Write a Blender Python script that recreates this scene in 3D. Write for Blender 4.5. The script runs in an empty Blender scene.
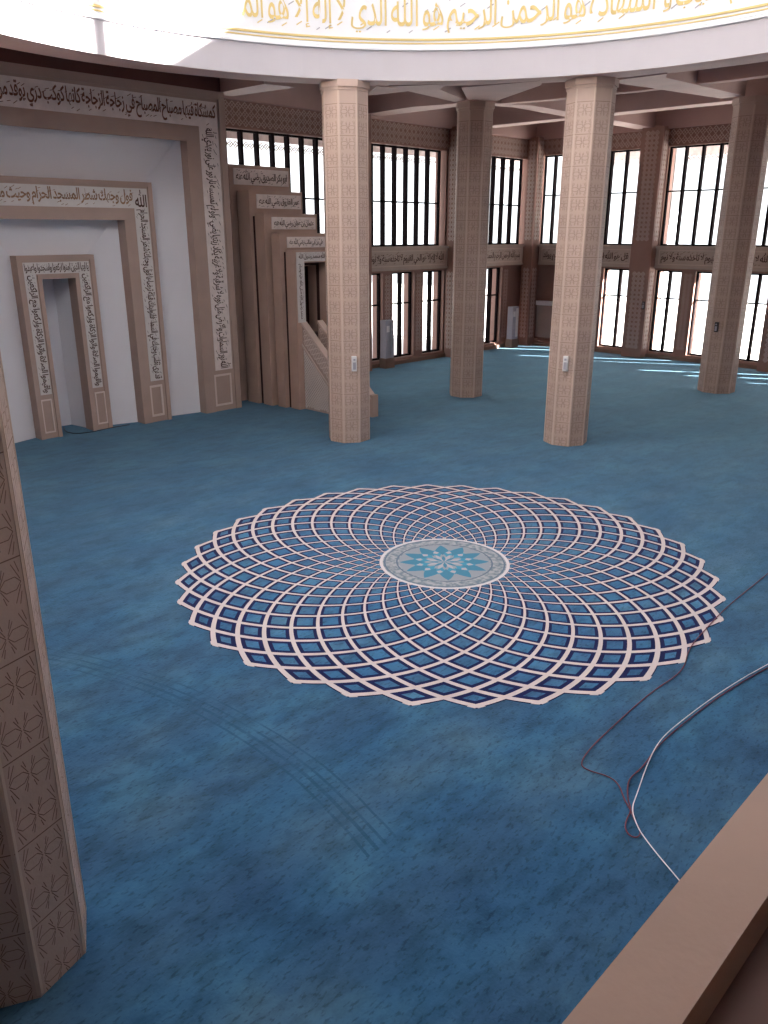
import bpy, math, random
from mathutils import Vector, Matrix
random.seed(7)
S = bpy.context.scene
COL = S.collection
PI = math.pi
cos, sin = math.cos, math.sin
rad = math.radians

# ------------------------------------------------------------------ materials
def new_mat(name):
    m = bpy.data.materials.new(name); m.use_nodes = True
    nt = m.node_tree; nt.nodes.clear()
    out = nt.nodes.new('ShaderNodeOutputMaterial')
    b = nt.nodes.new('ShaderNodeBsdfPrincipled')
    nt.links.new(b.outputs[0], out.inputs[0])
    return m, nt, b, out

def mat(name, col, rough=.6, var=.06, scale=3.0, bump=0.0, bscale=60., spec=.3, detail=4):
    m, nt, b, out = new_mat(name)
    tc = nt.nodes.new('ShaderNodeTexCoord')
    n = nt.nodes.new('ShaderNodeTexNoise'); n.inputs['Scale'].default_value = scale; n.inputs['Detail'].default_value = detail
    nt.links.new(tc.outputs['Object'], n.inputs['Vector'])
    r = nt.nodes.new('ShaderNodeValToRGB')
    r.color_ramp.elements[0].position = .3; r.color_ramp.elements[1].position = .7
    r.color_ramp.elements[0].color = [c * (1 - var) for c in col] + [1]
    r.color_ramp.elements[1].color = [min(1, c * (1 + var)) for c in col] + [1]
    nt.links.new(n.outputs[0], r.inputs[0]); nt.links.new(r.outputs[0], b.inputs['Base Color'])
    b.inputs['Roughness'].default_value = rough
    b.inputs['Specular IOR Level'].default_value = spec
    if bump:
        n2 = nt.nodes.new('ShaderNodeTexNoise'); n2.inputs['Scale'].default_value = bscale
        nt.links.new(tc.outputs['Object'], n2.inputs['Vector'])
        bp = nt.nodes.new('ShaderNodeBump'); bp.inputs['Strength'].default_value = bump; bp.inputs['Distance'].default_value = .01
        nt.links.new(n2.outputs[0], bp.inputs['Height']); nt.links.new(bp.outputs[0], b.inputs['Normal'])
    return m

STONE = mat('column_stone', (.51, .375, .315), .55, .05, 2.0, .15, 40)
GROOVE = mat('stone_groove', (.20, .12, .09), .7, .05)
BORDER = mat('stone_border', (.60, .47, .39), .55, .04)
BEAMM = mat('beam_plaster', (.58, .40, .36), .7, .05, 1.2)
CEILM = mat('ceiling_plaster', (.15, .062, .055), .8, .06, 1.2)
RINGM = mat('ring_plaster', (.50, .465, .49), .6, .03, 1.0)
DRUMM = mat('drum_plaster', (.72, .72, .74), .5, .01, 1.0)
WALLM = mat('pier_stone', (.33, .19, .155), .6, .07, 2.0)
LATT = mat('pale_lattice_stone', (.62, .49, .43), .6, .05)
FRAMEM = mat('taupe_frame_stone', (.45, .33, .28), .6, .05, 2.0, .1)
WHITE = mat('mihrab_white_plaster', (.80, .79, .83), .6, .02, 1.0)
PANW = mat('white_marble_panel', (.68, .64, .62), .5, .04, 6)
BANDM = mat('band_stone', (.50, .40, .34), .6, .06, 3, .1)
PANG = mat('pale_stone_panel', (.82, .73, .70), .6, .08, 6)
PINK = mat('pale_inlay', (.72, .60, .55), .6, .03)
INKB = mat('dark_brown_letter', (.085, .04, .03), .6, .1)
INKR = mat('red_brown_letter', (.20, .08, .045), .6, .1)
INKO = mat('bronze_letter', (.30, .17, .10), .5, .25, 3)
GOLD = mat('gold_letter', (.66, .50, .20), .45, .05)
METAL = mat('dark_window_metal', (.010, .006, .007), .85, .1, spec=.05)
MINB = mat('minbar_stone', (.48, .33, .27), .6, .07, 2.0, .1)
MINBD = mat('minbar_shade_brown', (.05, .02, .018), .7, .07)  # shade of the slab gaps put into the colour; landing shares it
BUFF = mat('pale_minbar_lattice', (.88, .78, .73), .6, .06)
BUFFB = mat('minbar_side_stone', (.55, .42, .37), .6, .06)
OUTW = mat('exterior_render', (.80, .78, .76), .8, .03)
OUTG = mat('exterior_grey', (.50, .53, .56), .8, .03)
OUTF = mat('exterior_fringe', (.40, .34, .33), .8, .2, 4)
OUTP = mat('exterior_paving', (.72, .70, .68), .8, .05)
PLAS = mat('white_plastic', (.78, .77, .77), .35, .02)
GREYP = mat('grey_lilac_metal', (.42, .41, .47), .4, .03)
DARKP = mat('dark_plastic', (.06, .05, .05), .4, .05)
BASEM = mat('brown_plinth', (.25, .16, .12), .6, .07)
PARA = mat('parapet_cap_stone', (.52, .34, .27), .45, .05, 5, .05)
PARAB = mat('parapet_brown', (.30, .155, .125), .5, .08, 4)
REDC = mat('red_cable', (.14, .03, .05), .5, .1)
WHC = mat('white_cable', (.78, .70, .74), .5, .03)
BLKC = mat('black_cable', (.03, .03, .035), .5, .1)
WALLB = mat('plain_wall_paint', (.50, .41, .36), .7, .04)

def glass_mat():
    m, nt, b, out = new_mat('window_glass'); nt.nodes.remove(b)
    t = nt.nodes.new('ShaderNodeBsdfTransparent'); t.inputs[0].default_value = (.95, .97, .98, 1)
    g = nt.nodes.new('ShaderNodeBsdfGlossy'); g.inputs['Roughness'].default_value = .02
    mx = nt.nodes.new('ShaderNodeMixShader')
    mx.inputs[0].default_value = .05; nt.links.new(t.outputs[0], mx.inputs[1]); nt.links.new(g.outputs[0], mx.inputs[2])
    nt.links.new(mx.outputs[0], out.inputs[0])
    return m
GLASS = glass_mat()

# --- tiny node expression helper
class X:
    def __init__(s, nt, sock): s.nt, s.s = nt, sock
    def op(s, o, b=None, c=None):
        n = s.nt.nodes.new('ShaderNodeMath'); n.operation = o
        for i, v in enumerate((s, b, c)):
            if v is None: continue
            if isinstance(v, X): s.nt.links.new(v.s, n.inputs[i])
            else: n.inputs[i].default_value = float(v)
        return X(s.nt, n.outputs[0])
    def __add__(s, o): return s.op('ADD', o)
    def __sub__(s, o): return s.op('SUBTRACT', o)
    def __mul__(s, o): return s.op('MULTIPLY', o)
    def __truediv__(s, o): return s.op('DIVIDE', o)
    def lt(s, o): return s.op('LESS_THAN', o)
    def gt(s, o): return s.op('GREATER_THAN', o)
    def abs(s): return s.op('ABSOLUTE')
    def min(s, o): return s.op('MINIMUM', o)
    def max(s, o): return s.op('MAXIMUM', o)
    def frac(s): return s.op('FRACT')
def mixc(nt, f, a, b):
    n = nt.nodes.new('ShaderNodeMix'); n.data_type = 'RGBA'
    if isinstance(f, X): nt.links.new(f.s, n.inputs[0])
    else: n.inputs[0].default_value = f
    for i, v in ((6, a), (7, b)):
        if isinstance(v, tuple): n.inputs[i].default_value = (*v, 1)
        else: nt.links.new(v, n.inputs[i])
    return n.outputs[2]
def noise(nt, vec, scale, detail=4, rough=.5, lac=2.0):
    n = nt.nodes.new('ShaderNodeTexNoise'); n.inputs['Scale'].default_value = scale
    n.inputs['Detail'].default_value = detail; n.inputs['Roughness'].default_value = rough
    nt.links.new(vec, n.inputs['Vector']); return n.outputs[0]
def ramp(nt, sock, stops):
    r = nt.nodes.new('ShaderNodeValToRGB'); e = r.color_ramp.elements
    while len(e) < len(stops): e.new(.5)
    for i, (p, c) in enumerate(stops):
        e[i].position = p; e[i].color = (*c, 1) if isinstance(c, tuple) else (c, c, c, 1)
    nt.links.new(sock, r.inputs[0]); return r.outputs[0]
def mapping(nt, vec, scale=(1, 1, 1), rot=0):
    m = nt.nodes.new('ShaderNodeMapping'); m.inputs['Scale'].default_value = scale; m.inputs['Rotation'].default_value = (0, 0, rot)
    nt.links.new(vec, m.inputs['Vector']); return m.outputs[0]

CARPET_A, CARPET_B, CARPET_C = (.014, .056, .140), (.032, .108, .212), (.070, .180, .275)
def carpet_color(nt, vec):
    """mottled blue pile: large cloudy patches + short dark flecks"""
    big = noise(nt, vec, .9, 6, .62)
    base = ramp(nt, big, [(.22, CARPET_A), (.5, CARPET_B), (.80, CARPET_C)])
    mid = noise(nt, mapping(nt, vec, (1, 2.2, 1), rad(35)), 2.6, 5, .65)
    f1 = ramp(nt, mid, [(.36, .55), (.56, 1.0)])
    n = nt.nodes.new('ShaderNodeMix'); n.data_type = 'RGBA'; n.blend_type = 'MULTIPLY'; n.inputs[0].default_value = .75
    nt.links.new(base, n.inputs[6]); nt.links.new(f1, n.inputs[7])
    fl = noise(nt, mapping(nt, vec, (1, 2.5, 1), rad(-20)), 14, 3, .6)
    f2 = ramp(nt, fl, [(.36, .5), (.45, 1.0)])
    n2 = nt.nodes.new('ShaderNodeMix'); n2.data_type = 'RGBA'; n2.blend_type = 'MULTIPLY'; n2.inputs[0].default_value = .7
    nt.links.new(n.outputs[2], n2.inputs[6]); nt.links.new(f2, n2.inputs[7])
    # loom strips, faintly different in tone
    sp = nt.nodes.new('ShaderNodeSeparateXYZ'); nt.links.new(vec, sp.inputs[0])
    st = (X(nt, sp.outputs[1]) * 6.5).op('SINE') * .5 + .5
    f3 = ramp(nt, (st * .55 + X(nt, mid) * .45).s, [(.25, (1.0, 1.0, 1.0)), (.75, (1.12, .92, .90))])
    n3 = nt.nodes.new('ShaderNodeMix'); n3.data_type = 'RGBA'; n3.blend_type = 'MULTIPLY'; n3.inputs[0].default_value = 1
    nt.links.new(n2.outputs[2], n3.inputs[6]); nt.links.new(f3, n3.inputs[7])
    return n3.outputs[2]

def carpet_mat():
    m, nt, b, out = new_mat('blue_carpet')
    g = nt.nodes.new('ShaderNodeTexCoord').outputs['Object']
    c = carpet_color(nt, g)
    # pressed wheel tracks: arcs about one centre
    sp = nt.nodes.new('ShaderNodeSeparateXYZ'); nt.links.new(g, sp.inputs[0])
    x, y = X(nt, sp.outputs[0]) + 10.57, X(nt, sp.outputs[1]) + 1.51
    r = (x * x + y * y).op('SQRT')
    wob = (X(nt, noise(nt, g, 1.2, 2)) - .5) * .05
    r = r + wob
    msk = None
    for d, w in ((-.14, .012), (-.05, .016), (.03, .012), (.13, .010)):
        k = (r - (6.40 + d)).abs().lt(w)
        msk = k if msk is None else msk.max(k)
    msk = msk * y.gt(-1.6) * y.lt(3.0) * x.gt(0)
    fade = X(nt, ramp(nt, noise(nt, g, 3.0, 2), [(.35, 0.35), (.55, .95)]))
    c = mixc(nt, msk * fade * .7, c, (.012, .06, .12))
    nt.links.new(c, b.inputs['Base Color'])
    b.inputs['Roughness'].default_value = .95; b.inputs['Specular IOR Level'].default_value = .1
    b.inputs['Sheen Weight'].default_value = .65; b.inputs['Sheen Tint'].default_value = (.45, .78, .95, 1); b.inputs['Sheen Roughness'].default_value = .4
    bp = nt.nodes.new('ShaderNodeBump'); bp.inputs['Strength'].default_value = .3; bp.inputs['Distance'].default_value = .01
    nt.links.new(noise(nt, g, 45, 3), bp.inputs['Height']); nt.links.new(bp.outputs[0], b.inputs['Normal'])
    return m

MR = 3.52   # medallion radius
def medallion_mat():
    m, nt, b, out = new_mat('medallion_carpet')
    g = nt.nodes.new('ShaderNodeTexCoord').outputs['Object']
    sp = nt.nodes.new('ShaderNodeSeparateXYZ'); nt.links.new(g, sp.inputs[0])
    x, y = X(nt, sp.outputs[0]) / MR, X(nt, sp.outputs[1]) / MR
    r = (x * x + y * y).op('SQRT').max(.02)
    th = y.op('ARCTAN2', x) * (180 / PI)
    c_, a_ = .49, .60
    cb = ((r * r + (c_ * c_ - a_ * a_)) / (r * (2 * c_))).max(-1).min(1)
    beta = cb.op('ARCCOSINE') * (180 / PI)
    sb = beta.op('RADIANS').op('SINE')
    grad = r * sb * (c_ / a_ * PI / 180)          # distance per degree
    def fam(sign):
        ang = (th + beta * sign - (2.5 if sign > 0 else 7.5) + 3600) / 10
        fr = (ang.frac() - .5).abs()              # .5 on the curve, 0 midway
        return ((fr * -1) + .5) * 10 * grad       # distance to the nearest arc
    d = fam(1).min(fam(-1))
    # arcs get broader towards the rim
    w = r * .0077 + .0004
    white = d.lt(w)
    navy = d.lt(w + r * .0135 + .0012)
    blue = carpet_color(nt, g)
    lift = nt.nodes.new('ShaderNodeMix'); lift.data_type = 'RGBA'; lift.blend_type = 'MULTIPLY'; lift.inputs[0].default_value = 1
    lift.inputs[7].default_value = (1.3, 1.4, 1.4, 1); nt.links.new(blue, lift.inputs[6])
    c = mixc(nt, navy, lift.outputs[2], (.004, .008, .06))
    c = mixc(nt, white, c, (.54, .47, .47))
    # centre rosette
    rr = r / .245
    speck = ramp(nt, noise(nt, g, 16, 2), [(.38, (.14, .19, .23)), (.6, (.32, .33, .35))])
    ring = rr.lt(1.0)
    c = mixc(nt, ring, c, speck)
    c = mixc(nt, (rr - .985).abs().lt(.025), c, (.55, .52, .54))
    for q in (.93, .74):
        c = mixc(nt, (rr - q).abs().lt(.012), c, (.10, .14, .20))
    inner = rr.lt(.71)
    c = mixc(nt, inner, c, (.24, .27, .31))
    def petals(n, off, r0, r1, width):
        f = ((th / (360. / n) + off + 100).frac() - .5).abs() * 2      # 0 at the petal axis
        t = ((rr - r0) / (r1 - r0)).max(0).min(1)
        # kite: widest a third out
        kite = (t / .4).min((t * -1 + 1) / .6) * width
        return f.lt(kite) * rr.gt(r0) * rr.lt(r1)
    teal, pale = (.05, .19, .29), (.36, .34, .37)
    c = mixc(nt, petals(12, 0., .28, .70, 1.0), c, teal)
    c = mixc(nt, petals(12, .5, .20, .50, .8), c, (.05, .24, .36))
    c = mixc(nt, petals(12, .5, .34, .46, .5), c, pale)
    c = mixc(nt, petals(8, .0, .03, .30, .7), c, pale)
    c = mixc(nt, petals(8, .5, .02, .24, .7), c, teal)
    nt.links.new(c, b.inputs['Base Color'])
    b.inputs['Roughness'].default_value = .95; b.inputs['Specular IOR Level'].default_value = .1
    b.inputs['Sheen Weight'].default_value = .08
    return m

# ------------------------------------------------------------------ mesh helpers
class MB:
    def __init__(s): s.v, s.f = [], []
    def add(s, vs, fs):
        n = len(s.v); s.v += [tuple(p) for p in vs]; s.f += [tuple(i + n for i in f) for f in fs]; return s
    def box(s, x0, x1, y0, y1, z0, z1):
        x0, x1 = sorted((x0, x1)); y0, y1 = sorted((y0, y1)); z0, z1 = sorted((z0, z1))
        return s.add([(x0, y0, z0), (x1, y0, z0), (x1, y1, z0), (x0, y1, z0), (x0, y0, z1), (x1, y0, z1), (x1, y1, z1), (x0, y1, z1)],
                     [(3, 2, 1, 0), (4, 5, 6, 7), (0, 1, 5, 4), (1, 2, 6, 5), (2, 3, 7, 6), (3, 0, 4, 7)])
    def prism(s, poly, w0, w1, place):
        """poly in 2D (counter-clockwise), extruded between w0 and w1; place(a,b,w)->xyz"""
        n = len(poly)
        vs = [place(a, b, w0) for a, b in poly] + [place(a, b, w1) for a, b in poly]
        fs = [tuple(range(n))[::-1], tuple(range(n, 2 * n))] + [(i, (i + 1) % n, n + (i + 1) % n, n + i) for i in range(n)]
        return s.add(vs, fs)
    def strip(s, P, a, b, w, lift=.004):
        """flat line from a to b, both 2D, on plane P(a,b,lift)"""
        dx, dy = b[0] - a[0], b[1] - a[1]; L = math.hypot(dx, dy) or 1
        nx, ny = -dy / L * w / 2, dx / L * w / 2
        return s.add([P(a[0] + nx, a[1] + ny, lift), P(a[0] - nx, a[1] - ny, lift), P(b[0] - nx, b[1] - ny, lift), P(b[0] + nx, b[1] + ny, lift)], [(0, 1, 2, 3)])
    def frame(s, P, x0, x1, z0, z1, w, lift, top_only=False):
        """raised rectangular border"""
        for (a, b, c, d) in ((x0, x0 + w, z0, z1), (x1 - w, x1, z0, z1), (x0 + w, x1 - w, z1 - w, z1), (x0 + w, x1 - w, z0, z0 + w)):
            s.prism([(a, c), (b, c), (b, d), (a, d)], 0, lift, P)
        return s
    def build(s, name, m, parent=None, smooth=False, origin=None):
        me = bpy.data.meshes.new(name)
        vs = s.v
        if origin: vs = [(p[0] - origin[0], p[1] - origin[1], p[2] - origin[2]) for p in vs]
        me.from_pydata(vs, [], s.f); me.validate(); me.update()
        if smooth: me.shade_smooth()
        me.materials.append(m)
        o = bpy.data.objects.new(name, me); COL.objects.link(o)
        if origin and not parent: o.location = origin
        if parent: o.parent = parent
        fixn(me)
        return o
import bmesh
def fixn(me):
    bm = bmesh.new(); bm.from_mesh(me); bmesh.ops.recalc_face_normals(bm, faces=bm.faces[:]); bm.to_mesh(me); bm.free()
def tag(o, label=None, cat=None, group=None, kind=None):
    if label: o['label'] = label
    if cat: o['category'] = cat
    if group: o['group'] = group
    if kind: o['kind'] = kind
    return o
def empty(name, loc=(0, 0, 0), rz=0):
    o = bpy.data.objects.new(name, None); COL.objects.link(o); o.location = loc; o.rotation_euler = (0, 0, rz)
    o.empty_display_size = .2; return o
def struct(o): o['kind'] = 'structure'; return o
def copy_tree(o, parent=None):
    c = o.copy(); COL.objects.link(c); c.parent = parent
    for ch in list(o.children): copy_tree(ch, c)
    return c

# ------------------------------------------------------------------ arabic lettering
FORMS = {}
def _reg(start, chars4):
    pass
_tab = [('ء', 1), ('آ', 2), ('أ', 2), ('ؤ', 2), ('إ', 2), ('ئ', 4), ('ا', 2), ('ب', 4), ('ة', 2), ('ت', 4), ('ث', 4), ('ج', 4), ('ح', 4), ('خ', 4),
        ('د', 2), ('ذ', 2), ('ر', 2), ('ز', 2), ('س', 4), ('ش', 4), ('ص', 4), ('ض', 4), ('ط', 4), ('ظ', 4), ('ع', 4), ('غ', 4), ('ف', 4), ('ق', 4),
        ('ك', 4), ('ل', 4), ('م', 4), ('ن', 4), ('ه', 4), ('و', 2), ('ى', 2), ('ي', 4)]
_cp = 0xFE80
for _c, _n in _tab:
    FORMS[_c] = [chr(_cp + k) for k in range(_n)]; _cp += _n
FORMS['لا'] = ['\ufefb', '\ufefc']; FORMS['لإ'] = ['\ufef9', '\ufefa']; FORMS['لأ'] = ['\ufef7', '\ufef8']
def shape(t):
    words = []
    for w in t.split(' '):
        if w == 'الله': words.append('\ufdf2'); continue
        toks = []; i = 0
        while i < len(w):
            if w[i:i + 2] in FORMS: toks.append(w[i:i + 2]); i += 2
            else: toks.append(w[i]); i += 1
        out = []
        for k, c in enumerate(toks):
            f = FORMS.get(c)
            if not f: out.append(c); continue
            prev = k > 0 and len(FORMS.get(toks[k - 1], [0])) == 4
            nxt = k < len(toks) - 1 and len(f) == 4 and len(FORMS.get(toks[k + 1], [0])) >= 2
            if len(f) == 1: out.append(f[0])
            elif len(f) == 2: out.append(f[1] if prev else f[0])
            else: out.append(f[3] if prev and nxt else f[1] if prev else f[2] if nxt else f[0])
        words.append(''.join(out))
    return ' '.join(words)[::-1]
_tc = {}
def text_geo(t, res=2, extr=0.0):
    key = (t, res, extr)
    if key in _tc: return _tc[key]
    cu = bpy.data.curves.new('lettering', 'FONT'); cu.body = shape(t); cu.resolution_u = res; cu.space_character = .93; cu.space_word = .62
    cu.offset = .002 if res == 3 else .022; cu.extrude = extr
    o = bpy.data.objects.new('lettering', cu); COL.objects.link(o)
    dg = bpy.context.evaluated_depsgraph_get()
    me = bpy.data.meshes.new_from_object(o.evaluated_get(dg))
    vs = [tuple(v.co) for v in me.vertices]; fs = [tuple(p.vertices) for p in me.polygons]
    bpy.data.objects.remove(o); bpy.data.meshes.remove(me); bpy.data.curves.remove(cu)
    x0 = min(v[0] for v in vs); x1 = max(v[0] for v in vs); y0 = min(v[1] for v in vs); y1 = max(v[1] for v in vs)
    _tc[key] = (vs, fs, (x0, x1, y0, y1)); return _tc[key]
def lettering(mb, t, P, x0, x1, z0, z1, lift=.006, marks=True, vertical=False, clusters=None):
    """fit text into the rectangle of plane P; vertical=True runs it downwards"""
    vs, fs, (a0, a1, b0, b1) = text_geo(t)
    W, H = (x1 - x0, z1 - z0) if not vertical else (z1 - z0, x1 - x0)
    n0 = len(mb.v)
    pts = []
    for v in vs:
        p = (v[0] - a0) / (a1 - a0); q = (v[1] - b0) / (b1 - b0)
        q = .0 + q * 1.0
        if not vertical: pts.append(P(x0 + p * W, z0 + q * H, lift))
        else: pts.append(P(x1 - (1 - q) * H, z1 - (1 - p) * W if False else z0 + (1 - p) * W, lift))
    mb.add(pts, fs)
    if marks:
        rnd = random.Random(len(t) * 13 + int(W * 100))
        k = int(W / H * 5)
        for i in range(k):
            p = (i + rnd.random()) / k; q = rnd.choice((rnd.uniform(.74, .96), rnd.uniform(.04, .2), rnd.uniform(.5, .9)))
            l = .07 * H * rnd.uniform(.7, 1.5); sl = rnd.uniform(.2, .7)
            A = (p * W - l, q * H - l * sl); B = (p * W + l, q * H + l * sl)
            if not vertical: mb.strip(P, (x0 + A[0], z0 + A[1]), (x0 + B[0], z0 + B[1]), .028 * H, lift)
            else: mb.strip(P, (x1 - H + A[1], z0 + W - A[0]), (x1 - H + B[1], z0 + W - B[0]), .028 * H, lift)
    return mb

# ------------------------------------------------------------------ geometric patterns
def star_unit(mb, P, cx, cz, s, w, lift):
    def L(a, b): mb.strip(P, (cx + a[0] * s, cz + a[1] * s), (cx + b[0] * s, cz + b[1] * s), w, lift)
    for sx in (-1, 1):
        h = [(0.02 * sx, 0), (.15 * sx, .13), (.38 * sx, .13), (.5 * sx, 0), (.38 * sx, -.13), (.15 * sx, -.13), (.02 * sx, 0)]
        for a, b in zip(h[:-1], h[1:]): L(a, b)
        for sz in (-1, 1):
            L((.03 * sx, .05 * sz), (.17 * sx, .30 * sz)); L((.07 * sx, .19 * sz), (.12 * sx, .36 * sz))
            L((.49 * sx, .06 * sz), (.33 * sx, .40 * sz)); L((.49 * sx, .2 * sz), (.42 * sx, .44 * sz))
def lattice(mb, P, x0, x1, z0, z1, cell, w, lift=.006):
    """interlaced diamonds and crosses filling a rectangle"""
    nx = max(1, round((x1 - x0) / cell)); nz = max(1, round((z1 - z0) / cell)); cx = (x1 - x0) / nx; cz = (z1 - z0) / nz
    for i in range(nx):
        for j in range(nz):
            a, b = x0 + i * cx, z0 + j * cz
            m = [(a + cx / 2, b), (a + cx, b + cz / 2), (a + cx / 2, b + cz), (a, b + cz / 2)]
            for k in range(4): mb.strip(P, m[k], m[(k + 1) % 4], w, lift)
            mb.strip(P, (a + cx * .2, b + cz * .2), (a + cx * .8, b + cz * .8), w * .8, lift)
            mb.strip(P, (a + cx * .2, b + cz * .8), (a + cx * .8, b + cz * .2), w * .8, lift)

# planes: P(a, b, lift) -> world
def plane_v(v, sgn=-1): return lambda a, b, l: (a, v + sgn * l, b)          # wall whose face looks to -v (sgn=-1)
def plane_u(u, sgn=-1): return lambda a, b, l: (u + sgn * l, a, b)          # looks to -u

# ================================================================== CAMERA
Cc = Vector((-7.761673, -6.398230, 4.2))
fw = Vector((.67799937, .65763721, -.32837523)); rt = Vector((.69629873, -.71775207, .00021181)); up = Vector((.23555271, .22879086, .94454733))
cam = bpy.data.cameras.new('camera'); co = bpy.data.objects.new('camera', cam); COL.objects.link(co)
cam.sensor_width = 36; cam.lens = 806.644 / 1024 * 36; cam.clip_start = .05; cam.clip_end = 300
M = Matrix((( rt.x, up.x, -fw.x, Cc.x), (rt.y, up.y, -fw.y, Cc.y), (rt.z, up.z, -fw.z, Cc.z), (0, 0, 0, 1)))
co.matrix_world = M
S.camera = co

# ================================================================== SETTING
UW, VW = 19.45, 12.25        # inner faces of the window walls
HC = 8.05                    # ceiling slab
RCU, RCV, RR, RZ = -.2, 0., 6.75, 6.82

fl = MB().box(-11, UW + .6, -13, VW + .6, -.2, 0).build('floor', carpet_mat()); struct(fl)
struct(fl)

# carpet medallion: 36-pointed outline
mb = MB(); pts = []
def arcr(g):
    t = rad(g + 27.5); return .49 * cos(t) + math.sqrt(.36 - (.49 * sin(t)) ** 2)
for k in range(36):
    for g in (-5, -4, -3, -2, -1, 0, 1, 2, 3, 4):
        rr_ = (arcr(abs(g)) + .012) * MR
        a = rad(5 + 10 * k + g); pts.append((rr_ * cos(a), rr_ * sin(a)))
mb.prism(pts, 0, .004, lambda a, b, w: (a, b, w))
md = mb.build('carpet_medallion', medallion_mat())
tag(md, 'large round carpet medallion of interlaced white and navy arcs', 'rug')

# ---- north wall (window wall behind the minbar), built with its openings
def unit_layout():
    return
P1 = plane_v(VW)
pil_u = [4.95, 10.1, 14.85]
ZB0, ZB1, ZW0, ZW1 = 3.02, 3.75, .2, 2.95
ZT = 6.71; ZTE = 6.83
gv = VW + .42                # glass plane of the north wall
gu = UW + .42
wn = MB()
wn.box(-11, UW + .6, VW, VW + .5, 0, ZW0)                    # plinth
wn.box(4.2, UW + .6, VW, VW + .5, ZT, HC)                    # lintel
wn.box(4.2, UW + .6, VW, VW + .5, ZW1, ZB1)            # spandrel
wn.box(-11, 4.6, VW, VW + .5, 0, HC)
piers_n = [(4.4, 5.4)] + [(6.25, 6.65), (7.75, 8.15), (9.25, 9.7), (11.43, 11.88), (12.93, 13.38), (16.25, 16.8), (17.82, 18.3)]
for a, b in piers_n: wn.box(a, b, VW + .02, VW + .5, 0, ZW1)
wn.box(18.3, UW + .6, VW + .15, VW + .5, 0, ZW1)              # closed panel near the corner
for c in pil_u: wn.box(c - .4, c + .4, VW + .02, VW + .5, 0, HC)
wn.box(19.25, UW + .6, VW, VW + .5, 0, HC)
struct(wn.build('wall_north', WALLM))
we = MB()
we.box(UW, UW + .5, -13, VW + .5, 0, ZW0)
we.box(UW, UW + .5, -13, VW + .5, ZTE, HC)
we.box(UW, UW + .5, -13, VW + .5, ZW1, ZB1)
pil_v = [7.4, 2.65, -2.1, -6.85]
for a, b in [(9.0, 9.45), (10.5, 11.0), (5.6, 6.08), (4.05, 4.52), (.9, 1.3), (-.6, -.2), (-4, -3.5), (-5.5, -5), (-13, -7.2)]:
    we.box(UW + .02, UW + .5, a, b, 0, ZW1)
we.box(UW + .2, UW + .5, 11.0, VW, 0, ZW1)
for c in pil_v: we.box(UW + .02, UW + .5, c - .4, c + .4, 0, HC)
we.box(UW + .02, UW + .5, -13, -7.2, 0, HC)
we.box(UW, UW + .5, 12.0, VW + .5, 0, HC)
struct(we.build('wall_east', WALLM))
struct(MB().box(-11.3, -11, -13, VW + .5, 0, HC).build('wall_west', WALLB))
struct(MB().box(-11.3, UW + .5, -13.3, -13, 0, HC).build('wall_south', WALLB))

# lattice friezes over the windows and on the piers
def part(name, mbx, m, parent, label=None):
    o = mbx.build(name, m, parent)
    if label: o['label'] = label
    return o
fz = MB(); P = plane_v(VW)
lattice(fz, P, 4.6, 19.2, ZT + .06, 7.34, .2, .022)
struct(fz.build('trim_1', LATT))
fz = MB(); P = plane_u(UW)
lattice(fz, P, -6, 12.0, ZTE + .06, 7.34, .2, .022)
struct(fz.build('trim_2', LATT))
fz = MB(); P = plane_v(VW + .02)
for a, b in piers_n[1:]:
    lattice(fz, P, a + .1, b - .1, .35, ZW1 - .08, .125, .014)
struct(fz.build('trim_3', LATT))
fz = MB(); P = plane_u(UW + .02)
for a, b in [(9.0, 9.45), (10.5, 11.0), (5.6, 6.08), (4.05, 4.52)]:
    lattice(fz, P, a + .1, b - .1, .35, ZW1 - .08, .125, .014)
struct(fz.build('trim_4', LATT))
struct(MB().box(4.2, UW, VW - .1, VW + .05, 0, .12).box(UW - .1, UW + .05, -7, VW, 0, .12).build('baseboard_north', BASEM))
# heavy edge beams over both walls
struct(MB().box(4.3, UW, VW - .15, VW, 7.36, HC).build('trim_5', BEAMM))
struct(MB().box(UW - .15, UW, -13, VW - .15, 7.36, HC).build('trim_6', BEAMM))

# ---- windows
wi = [0]
def window(P, a0, a1, z0, z1, bars, cross, fw_=.05, fd=.10):
    """P plane of the glass; dark metal frame, mullions, panes"""
    wi[0] += 1
    ce = ((P((a0 + a1) / 2, z0, 0)))
    w = empty('window_%d' % wi[0]); w['kind'] = 'structure'
    f = MB()
    for q in ((a0, a0 + fw_, z0, z1), (a1 - fw_, a1, z0, z1), (a0, a1, z0, z0 + fw_), (a0, a1, z1 - fw_, z1)):
        f.prism([(q[0], q[2]), (q[1], q[2]), (q[1], q[3]), (q[0], q[3])], -fd / 2, fd / 2, P)
    f.build('window_frame', METAL, w)
    f = MB()
    for b in bars: f.prism([(b - .035, z0), (b + .035, z0), (b + .035, z1), (b - .035, z1)], -fd * .8, fd * .8, P)
    f.prism([(a0, cross - .022), (a1, cross - .022), (a1, cross + .022), (a0, cross + .022)], -.03, .03, P)
    f.build('mullion', METAL, w)
    f = MB(); f.add([P(a0, z0, 0), P(a1, z0, 0), P(a1, z1, 0), P(a0, z1, 0)], [(0, 1, 2, 3)])
    f.build('pane', GLASS, w)
    return w
def rng(a0, a1, step, start):
    o = []; x = start
    while x - step > a0 + .15: x -= step
    while x < a1 - .15: o.append(x); x += step
    return o
PG = plane_v(12.45); PGu = plane_u(19.62)
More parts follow.
